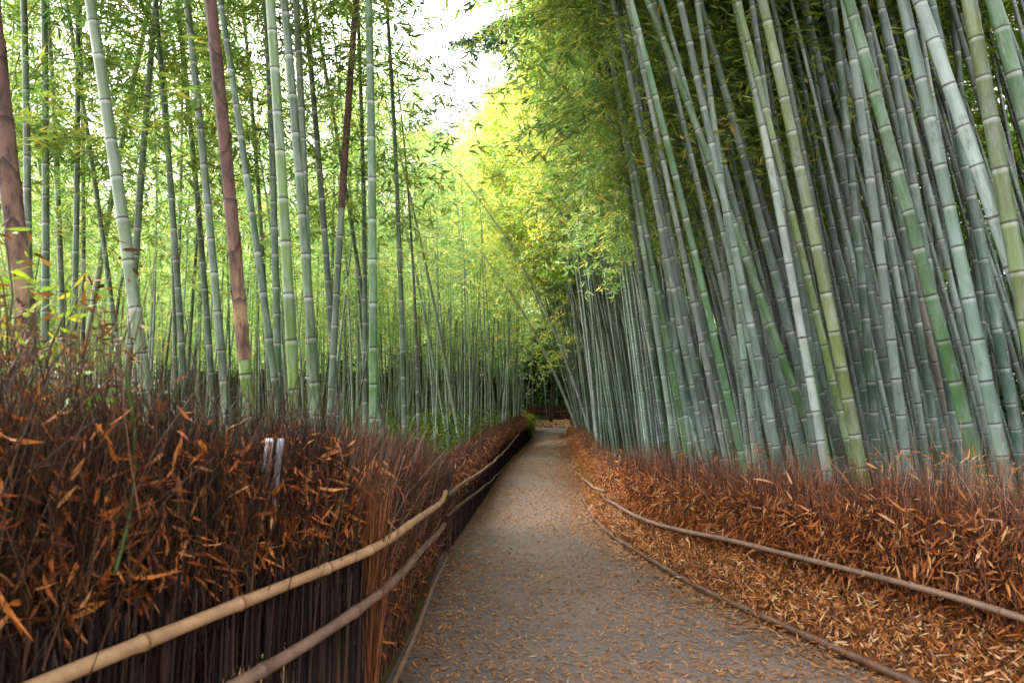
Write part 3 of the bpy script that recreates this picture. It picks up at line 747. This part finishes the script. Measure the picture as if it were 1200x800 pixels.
# left grove
cnt = 0; tries = 0
while cnt < 64 and tries < 20000:
    tries += 1
    y = 8 + (rs.rand() ** .85) * 26
    x = lx(y) - .9 - rs.rand() * (.80 * y + lx(y) - .9)
    if x / y < -.80 or not free(x, y, .55 if y < 20 else .4): continue
    # keep the near left open
    if y < 16 and rs.rand() < .55: continue
    col = rs.choice(['pale', 'grey', 'blue', 'green', 'deep', 'lime'], p=[.16, .3, .14, .16, .2, .04])
    lean = math.tan(R(rs.normal(-.5, 3.2))); ly = rs.normal() * .04
    lab, g = zone_label('L', y, col)
    lc = 'lime' if y > 18 else ('mid' if y > 11 else 'green')
    H = rs.uniform(12, 15)
    bi = rs.choice([0, 0, 1]); baz = rs.rand() * 6.28
    if not gap_ok((x, y, 0), (lean, ly, 1), H, bi, baz): continue
    taken.append((x, y)); cnt += 1
    bamboo((x, y, -.02), (lean, ly, 1), rs.uniform(.034, .052), H, bi, baz, col, lc, lab, g, 1 if y > 12 else 0, True, 9 if y < 14 else 7, y < 14, 600 + tries)
print('bamboo things', NB[0])

# the rest of the grove: one mass on either side, behind the counted ones
mc = MB(); crowns = []
def mass(n, fx, fy, hr, leanm, bsel, lowp, seed, sh=(0, .7), rr=(.030, .046), crownp=1.):
    rs = np.random.RandomState(seed); k = 0; t = 0
    while k < n and t < n * 60:
        t += 1; y = fy(rs); x = fx(rs, y)
        if abs(x / y) > .95 or not free(x, y, .3): continue
        H = rs.uniform(*hr); bi = rs.choice(bsel); L_ = (math.tan(R(rs.normal(leanm, 3))), rs.normal() * .04, 1); baz = math.pi + rs.normal() * .6
        for f in (1, .85, .7):
            if gap_ok((x, y, 0), L_, H * f, bi, baz): break
        else: continue
        H *= f; taken.append((x, y)); k += 1
        E = orient(L_, baz).to_matrix(); Mx = np.array(E)
        q = MB(); culm_mb(q, H, rs.uniform(*rr), BENDS[bi], 5, False, rs); shade = rs.uniform(*sh)
        mc.add(np.concatenate(q.v) @ Mx.T + np.array([x, y, 0]), np.concatenate(q.f), 0, nd=np.concatenate(q.a['nd']), rnd=shade)
        if rs.rand() < crownp: crowns.append((x, y, H, bi, E, 1 if rs.rand() < lowp else 0, rs.randint(2)))
mass(420, lambda r, y: rx(y) + (2.6 if y < 13 else 1.1) + r.rand() ** 1.3 * 14, lambda r: 6.5 + r.rand() * 38, (13, 17), -8, [0, 1], 0., 5)
mass(330, lambda r, y: lx(min(y, 56)) - 1.2 - r.rand() * 34 if y < 56 else -40 + r.rand() * 60, lambda r: 30 + r.rand() ** .9 * 36, (12, 16), 0, [0, 1], .6, 6)
mass(320, lambda r, y: rx(y) + (2.0 if y < 11 else 1.2) + r.rand() * 5, lambda r: 6.5 + r.rand() * 17, (13, 16), -9, [0, 1], 0., 15, (.3, 1.2), (.022, .034), .4)
mass(170, lambda r, y: lx(y) - .8 - r.rand() ** 1.2 * 10, lambda r: 15 + r.rand() * 36, (10, 14), 0, [0, 0, 1], 0., 16, (.8, 1.8), (.022, .036), .3)
o = mc.build('distant_bamboo', [M['culm']], None, True); o.color = (.13, .17, .14, 1)
tag(o, 'crowd of thin distant bamboo stems filling the depth of the grove', 'bamboo grove', kind='stuff')
# their leaves
def merge_crowns(cr, name, label, keep, seed, color):
    rs = np.random.RandomState(seed); out = MB()
    cache = {}
    for (x, y, H, bi, E, lo, s_) in cr:
        me = CROWNS[(bi, lo, s_)]
        if me.name not in cache:
            co = np.empty(len(me.vertices) * 3, np.float32); me.vertices.foreach_get('co', co)
            rn = np.empty(len(me.vertices), np.float32); me.attributes['rnd'].data.foreach_get('value', rn)
            mi = np.empty(len(me.polygons), np.int32); me.polygons.foreach_get('material_index', mi)
            li = np.empty(len(me.loops), np.int32); me.loops.foreach_get('vertex_index', li)
            li = li.reshape(-1, 4)[mi == 0]
            cache[me.name] = (co.reshape(-1, 3)[li], rn[li])
        Q, rn = cache[me.name]; k = rs.rand(len(Q)) < keep
        Q = Q[k]; c = Q.mean(1, keepdims=True); Q = c + (Q - c) * (1.35 / math.sqrt(keep) ** .6)
        Q = Q * (H / HC); V = Q.reshape(-1, 3) @ np.array(E).T + np.array([x, y, 0])
        out.add(V, np.arange(len(V)).reshape(-1, 4), 0, rnd=rn[k].reshape(-1))
    o = out.build(name, [M['leaf']]); o.color = color
    tag(o, label, 'foliage', kind='stuff')
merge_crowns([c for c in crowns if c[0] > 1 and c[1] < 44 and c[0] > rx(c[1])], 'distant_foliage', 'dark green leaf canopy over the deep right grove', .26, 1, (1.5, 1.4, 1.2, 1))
merge_crowns([c for c in crowns if not (c[0] > 1 and c[1] < 44 and c[0] > rx(c[1]))], 'distant_foliage', 'bright yellow green leaf canopy far behind the left grove', .42, 2, (4.2, 3.3, 10.5, 1))  # glow of the open, backlit background put into the leaf colour
# ------------------------------------------------------------------ other trees and plants
def tree(name, label, cat, base, H, trunk_r, c0, spread, nl, leafcol, mat, lsize, seed, group=None, limbs=16, droop=.2, squash=1., topw=.7):
    rs = np.random.RandomState(seed); e = tag(empty(name, base), label, cat, group)
    m = MB(); s = np.linspace(0, H, 14)
    tube(m, np.stack([.15 * np.sin(s * .5 + seed), .15 * np.cos(s * .4), s], -1), trunk_r * (1 - .85 * s / H), 10)
    cl = []
    for i in range(limbs):
        z = c0 + (H - c0) * (i + rs.rand()) / limbs; az = i * 2.4 + rs.normal() * .3; L_ = spread * (1 - topw * (z - c0) / (H - c0)) * rs.uniform(.65, 1.1)
        t = np.linspace(0, 1, 6)
        P = np.stack([np.cos(az) * L_ * t, np.sin(az) * L_ * t, z + L_ * (.35 * t - (.35 + droop) * t * t)], -1)
        tube(m, P, trunk_r * .3 * (1 - .8 * t), 5)
        for k in range(7):
            tt = .3 + .7 * rs.rand(); cl.append(np.array([np.interp(tt, t, P[:, a]) for a in range(3)]) + rs.normal(size=3) * .12 * L_ * np.array([1, 1, .5]))
    m.build('trunk', [M['bark']], e, True, local=True)
    cl = np.array(cl); n = nl; k = rs.randint(0, len(cl), n); cr = rs.rand(len(cl))
    P = cl[k] + rs.normal(size=(n, 3)) * spread * .11 * np.array([1, 1, .55 * squash])
    D = rs.normal(size=(n, 3)) - np.array([0, 0, .3])
    m = MB(); leaves(m, P, D, lsize * rs.uniform(.6, 1.2, n), lsize * .42 * rs.uniform(.6, 1.2, n), 0, np.clip(.6 * cr[k] + .4 * rs.rand(n), 0, 1), rs)
    o = m.build('crown', [mat], e, False, local=True); o.color = leafcol
    return e
M['tree'] = leaf_mat('tree_leaf', [(0, (.02, .05, .02)), (.5, (.06, .12, .04)), (1, (.13, .2, .06))], .35)
tree('tree', 'tall pale green tree rising above the bamboo in the gap at centre', 'tree', (-4.6, 55, 0), 23, .35, 4, 5.0, 40000, (2.6, 2.8, 3.2, 1), M['tree'], .30, 3, limbs=26, topw=.35)
tree('tree', 'dark evergreen tree standing at the far bend of the path', 'tree', (2.9, 49, 0), 8.5, .16, 3.6, 2.4, 9000, (.7, .9, .6, 1), M['tree'], .22, 5)
tree('tree', 'dark layered evergreen behind the left grove near centre', 'tree', (-6.0, 44, 0), 19, .25, 5, 3.4, 12000, (.8, 1., .8, 1), M['tree'], .26, 7)

# conifer whose bough hangs over the path
e = tag(empty('conifer', (5.2, 15.5, 0)), 'dark conifer within the right grove whose blue grey bough hangs over the path', 'tree')
m = MB(); s = np.linspace(0, 17, 16); tube(m, np.stack([0 * s, .1 * np.sin(s * .4), s], -1), .2 * (1 - .8 * s / 17), 10)
boughs = []
rs = np.random.RandomState(4)
for (x, y, z0, dx, dy, dz) in [(0, 0, 10.6, -5.5, -.6, -.9), (0, 0, 11.2, -6.3, .3, -1.0), (0, 0, 11.8, -5.2, 1.4, -.4), (0, 0, 13, 3, 1, 0), (0, 0, 14, -2, 2, .3), (0, 0, 12.5, 1, -2.5, 0), (0, 0, 15, -2.4, -.8, .4)]:
    t = np.linspace(0, 1, 12); P = np.stack([dx * t, dy * t + .1 * np.sin(6 * t), z0 + dz * t * t + .8 * t * (1 - t)], -1); tube(m, P, .05 * (1 - .85 * t), 6); boughs.append(P)
m.build('trunk', [M['bark']], e, True, local=True)
m = MB()
for P in boughs:
    n = 7500; f = rs.rand(n) ** .7; tw = rs.randint(0, 34, n); 
    base_t = np.linspace(.35, 1, 34)[tw]; az = (tw * 2.4) % 6.28; ln = .75 * (1.15 - base_t * .5) * rs.rand(n)
    C = np.stack([np.interp(base_t, np.linspace(0, 1, 12), P[:, a]) for a in range(3)], -1)
    C = C + np.stack([np.cos(az) * ln, np.sin(az) * ln, -.75 * ln ** 1.3], -1) + rs.normal(size=(n, 3)) * .05
    leaves(m, C, rs.normal(size=(n, 3)) + np.array([0, 0, -.9]), rs.uniform(.08, .16, n), .03, 0, rs.rand(n) * .7, rs)
o = m.build('crown', [M['tree']], e, False, local=True); o.color = (.75, .85, 1.25, 1)

def shrub(name, label, cat, base, r, h, n, mat, color, ls, seed, stems=14, stemcol='branch', lo=0., hi=1., group=None):
    rs = np.random.RandomState(seed); e = tag(empty(name, base), label, cat, group)
    m = MB(); tips = []
    for i in range(stems):
        a = rs.rand() * 6.28; q = r * math.sqrt(rs.rand()); hh = h * rs.uniform(.6, 1.05); t = np.linspace(0, 1, 6)
        P = np.stack([np.cos(a) * q * t ** 1.3, np.sin(a) * q * t ** 1.3, hh * t], -1) + rs.normal(size=(6, 3)) * .015
        tube(m, P, .007 * (1.1 - t), 5); tips.append(P)
    m.build('stems', [M[stemcol]], e, True, local=True)
    T = np.array(tips); k = rs.randint(0, stems, n); t = .3 + .7 * rs.rand(n)
    P = np.stack([[np.interp(t[i], np.linspace(0, 1, 6), T[k[i], :, a]) for a in range(3)] for i in range(n)]) + rs.normal(size=(n, 3)) * r * .16
    m = MB(); leaves(m, P, np.stack([rs.normal(size=n), rs.normal(size=n), rs.normal(size=n) * .5 - .2], -1), ls * rs.uniform(.6, 1.2, n), ls * .2 * rs.uniform(.7, 1.3, n), 0, lo + (hi - lo) * rs.rand(n), rs, fold=.1, curl=.2)
    o = m.build('leaves', [mat], e, False, local=True); o.color = color
    return e
shrub('bush', 'small mossy yellow green bush at the path edge by the far left fence', 'bush', (lx(27) - .02, 27, 0), .55, 1.15, 1500, M['leaf'], (1.3, 1.2, .8, 1), .12, 3)
shrub('shrub', 'dry olive brown shrub behind the near left fence at the left edge', 'shrub', tuple(pt(50, 520, 2.9)[:2]) + (.6,), .42, 1.6, 900, M['dead'], (.65, .7, .45, 1), .08, 9, 60, 'branch')
p = pt(95, 470, 2.3); 
shrub('bamboo_sprig', 'small sprig of fresh bright green bamboo leaves above the near left fence', 'plant', (p[0], p[1], 1.2), .10, .5, 60, M['leaf'], (1.1, 1.4, 1.0, 1), .09, 11, 5, 'greenstem', .45, .9)
p = pt(45, 300, 2.6)
shrub('bamboo_sprig', 'loose sprig of yellowish green leaves hanging before the left sheathed bamboo', 'plant', (p[0], p[1], 1.5), .24, .8, 80, M['leaf'], (1.3, 1.25, .9, 1), .08, 12, 7, 'greenstem', .4, 1.)
# dry twiggy plants behind the right fence
for i, (px, Y, lab) in enumerate([(1165, 4.35, 'bare grey twigs fanning up behind the right fence at the right edge'), (1090, 4.9, 'thin bare twigs beside the mottled pale bamboo behind the right fence'), (890, 6.2, 'low tuft of dry grey twigs behind the middle of the right fence')]):
    rs = np.random.RandomState(50 + i); e = tag(empty('dry_twig_plant', (pt(px, 560, Y)[0], Y, .2)), lab, 'plant', 'dry plants behind the right fence')
    n = 46; m = MB(); P = rs.normal(size=(n, 3)) * np.array([.16, .1, .0]) + np.array([0, 0, .2])
    sticks(m, P, np.stack([rs.normal(size=n) * .42, rs.normal(size=n) * .25, np.ones(n)], -1), rs.uniform(.6, 1.15, n), rs.uniform(.0015, .004, n), .15, 0, .7 + .3 * rs.rand(n), rs)
    o = m.build('twigs', [M['twig']], e, False, local=True); o.color = (1.6, 1.6, 1.6, 1)
    m = MB(); n = 70; leaves(m, np.stack([rs.normal(size=n) * .3, rs.normal(size=n) * .12, rs.uniform(.5, 1.0, n)], -1), rs.normal(size=(n, 3)), .09, .014, 0, .4 + .6 * rs.rand(n), rs, fold=.1, curl=.2)
    o = m.build('leaves', [M['dead']], e, False, local=True)

e = tag(empty('dry_brush_heap', (-1.62, 2.15, .3)), 'heap of tangled dry brown twigs rising above the near left fence at the left edge', 'brush')
rs = np.random.RandomState(71); m = MB(); n = 420
sticks(m, rs.normal(size=(n, 3)) * np.array([.20, .20, .12]) + np.array([0, 0, .75]), np.stack([rs.normal(size=n) * .34, rs.normal(size=n) * .34, np.ones(n)], -1), rs.uniform(.4, .85, n), rs.uniform(.0012, .0034, n), .2, 0, .2 + .7 * rs.rand(n), rs)
o = m.build('twigs', [M['twig']], e, False, local=True); o.color = (1.0, .85, .7, 1)
m = MB(); n = 260; leaves(m, np.stack([rs.normal(size=n) * .26, rs.normal(size=n) * .26, rs.uniform(.8, 1.5, n)], -1), rs.normal(size=(n, 3)), rs.uniform(.04, .09, n), .013, 0, rs.rand(n) * .9, rs, fold=.2, curl=.4)
o = m.build('leaves', [M['dead']], e, False, local=True); o.color = (.8, .7, .5, 1)

# bent young green cane in front of the near left fence
e = tag(empty('young_bamboo', tuple(col_hit(140, 665, lx, .05))), 'thin bent young green cane leaning against the near left fence', 'plant')
m = MB(); t = [(134, 672), (143, 640), (150, 610), (155, 580), (158, 545), (157, 500), (152, 460), (146, 430)]
P = np.array([col_hit(a, b, lx, .0 - .012 * i) for i, (a, b) in enumerate(t)])
Q = np.stack([np.interp(np.linspace(0, 7, 30), np.arange(8), P[:, a]) for a in range(3)], -1)
nd = np.linspace(.5, 5.5, 30)
tube(m, Q, .0065, 8, 0, nd); o = m.build('stem', [M['greenstem']], e, True)

# two old stakes stuck into the near left fence
for px, w_, mat, lab in ((313, .0145, 'white', 'short white stake with a faded red side stuck in the left fence top'), (326, .012, 'greypipe', 'short grey stake beside the white one in the left fence top')):
    a, b = pt(px + 3, 515, 2.60), pt(px - 5, 583, 2.68)
    e = tag(empty('stake', tuple(b)), lab, 'stake', 'stakes in the left fence')
    m = MB(); ax = np.stack([b + (a - b) * t for t in np.linspace(-1.2, 1, 8)]); tube(m, ax, w_, 12); post = m.build('post', [M[mat]], e, True)
    if mat == 'white':
        m = MB(); off = np.array([.008, -.010, 0]); tube(m, np.stack([b + off + (a - b) * t for t in np.linspace(-.3, .97, 6)]), .008, 8); m.build('red_stripe', [M['pinkish']], post, True)

# green undergrowth on the grove floor
rs = np.random.RandomState(91); m = MB(); n = 90000
Y = 9 + rs.rand(n) ** .8 * 56; side = rs.rand(n) < .78
X = np.where(side, np.where(Y > 57, 14, lx(Y)) - .7 - rs.rand(n) ** 1.2 * (.8 * Y), rx(Y) + 1.3 + rs.rand(n) * 6)
cl = (np.sin(X * 1.3 + 2 * np.sin(Y * .7)) * np.sin(Y * .9 + X * .5) > -.35); X, Y = X[cl], Y[cl]; n = len(X)
hh = rs.rand(n) ** 1.5 * np.where(X < 0, 1.5, .6) * (.45 + .55 * np.abs(np.sin(X * .9) * np.sin(Y * .8 + 1)))
D = np.stack([rs.normal(size=n), rs.normal(size=n), rs.normal(size=n) * .8 + .5], -1)
leaves(m, np.stack([X, Y, hh], -1), D, rs.uniform(.1, .26, n), rs.uniform(.02, .05, n), 0, rs.rand(n) ** 1.3, rs)
o = m.build('undergrowth', [M['leaf']]); o.color = (.55, .62, .4, 1)
tag(o, 'low green leafy undergrowth on the floor of the grove', 'undergrowth', kind='stuff')

# woodland that closes the grove on every side
rs = np.random.RandomState(17); m = MB()
def wood(n, X, Y, Z):
    leaves(m, np.stack([X, Y, Z], -1), rs.normal(size=(n, 3)), rs.uniform(.3, .7, n), rs.uniform(.12, .3, n), 0, np.clip(.5 + .5 * np.sin(X * .9 + Z * .6) * np.sin(Y * .7 + Z) * .8 + rs.normal(size=n) * .18, 0, 1), rs)
n = 60000; X = rs.uniform(-95, 40, n); Y = 66 + rs.rand(n) * 16 + np.abs(X + 5) * -.12; top = 13 + 2.5 * np.sin(X * .35) + 1.5 * np.sin(X * .9)
wood(n, X, Y, rs.rand(n) ** .9 * top)
n = 80000; X = rs.uniform(-30, 30, n); wood(n, X, 59.5 + rs.rand(n) * 4 + .1 * X, rs.rand(n) * (8 + 1.5 * np.sin(X)))
n = 90000; Y = rs.uniform(-4, 66, n); X = rx(np.minimum(Y, 56)) + 17 + rs.rand(n) * 8; top = 15 + 2 * np.sin(Y * .4)
wood(n, X, Y, rs.rand(n) * top)
n = 26000; Y = rs.uniform(20, 62, n); X = -.82 * Y - 6 - rs.rand(n) * 9; wood(n, X, Y, rs.rand(n) * 10)
o = m.build('distant_wood', [M['tree']]); o.color = (.9, 1., .8, 1)
tag(o, 'far wood of broad leaved trees closing the back of the grove', 'woodland', kind='stuff')
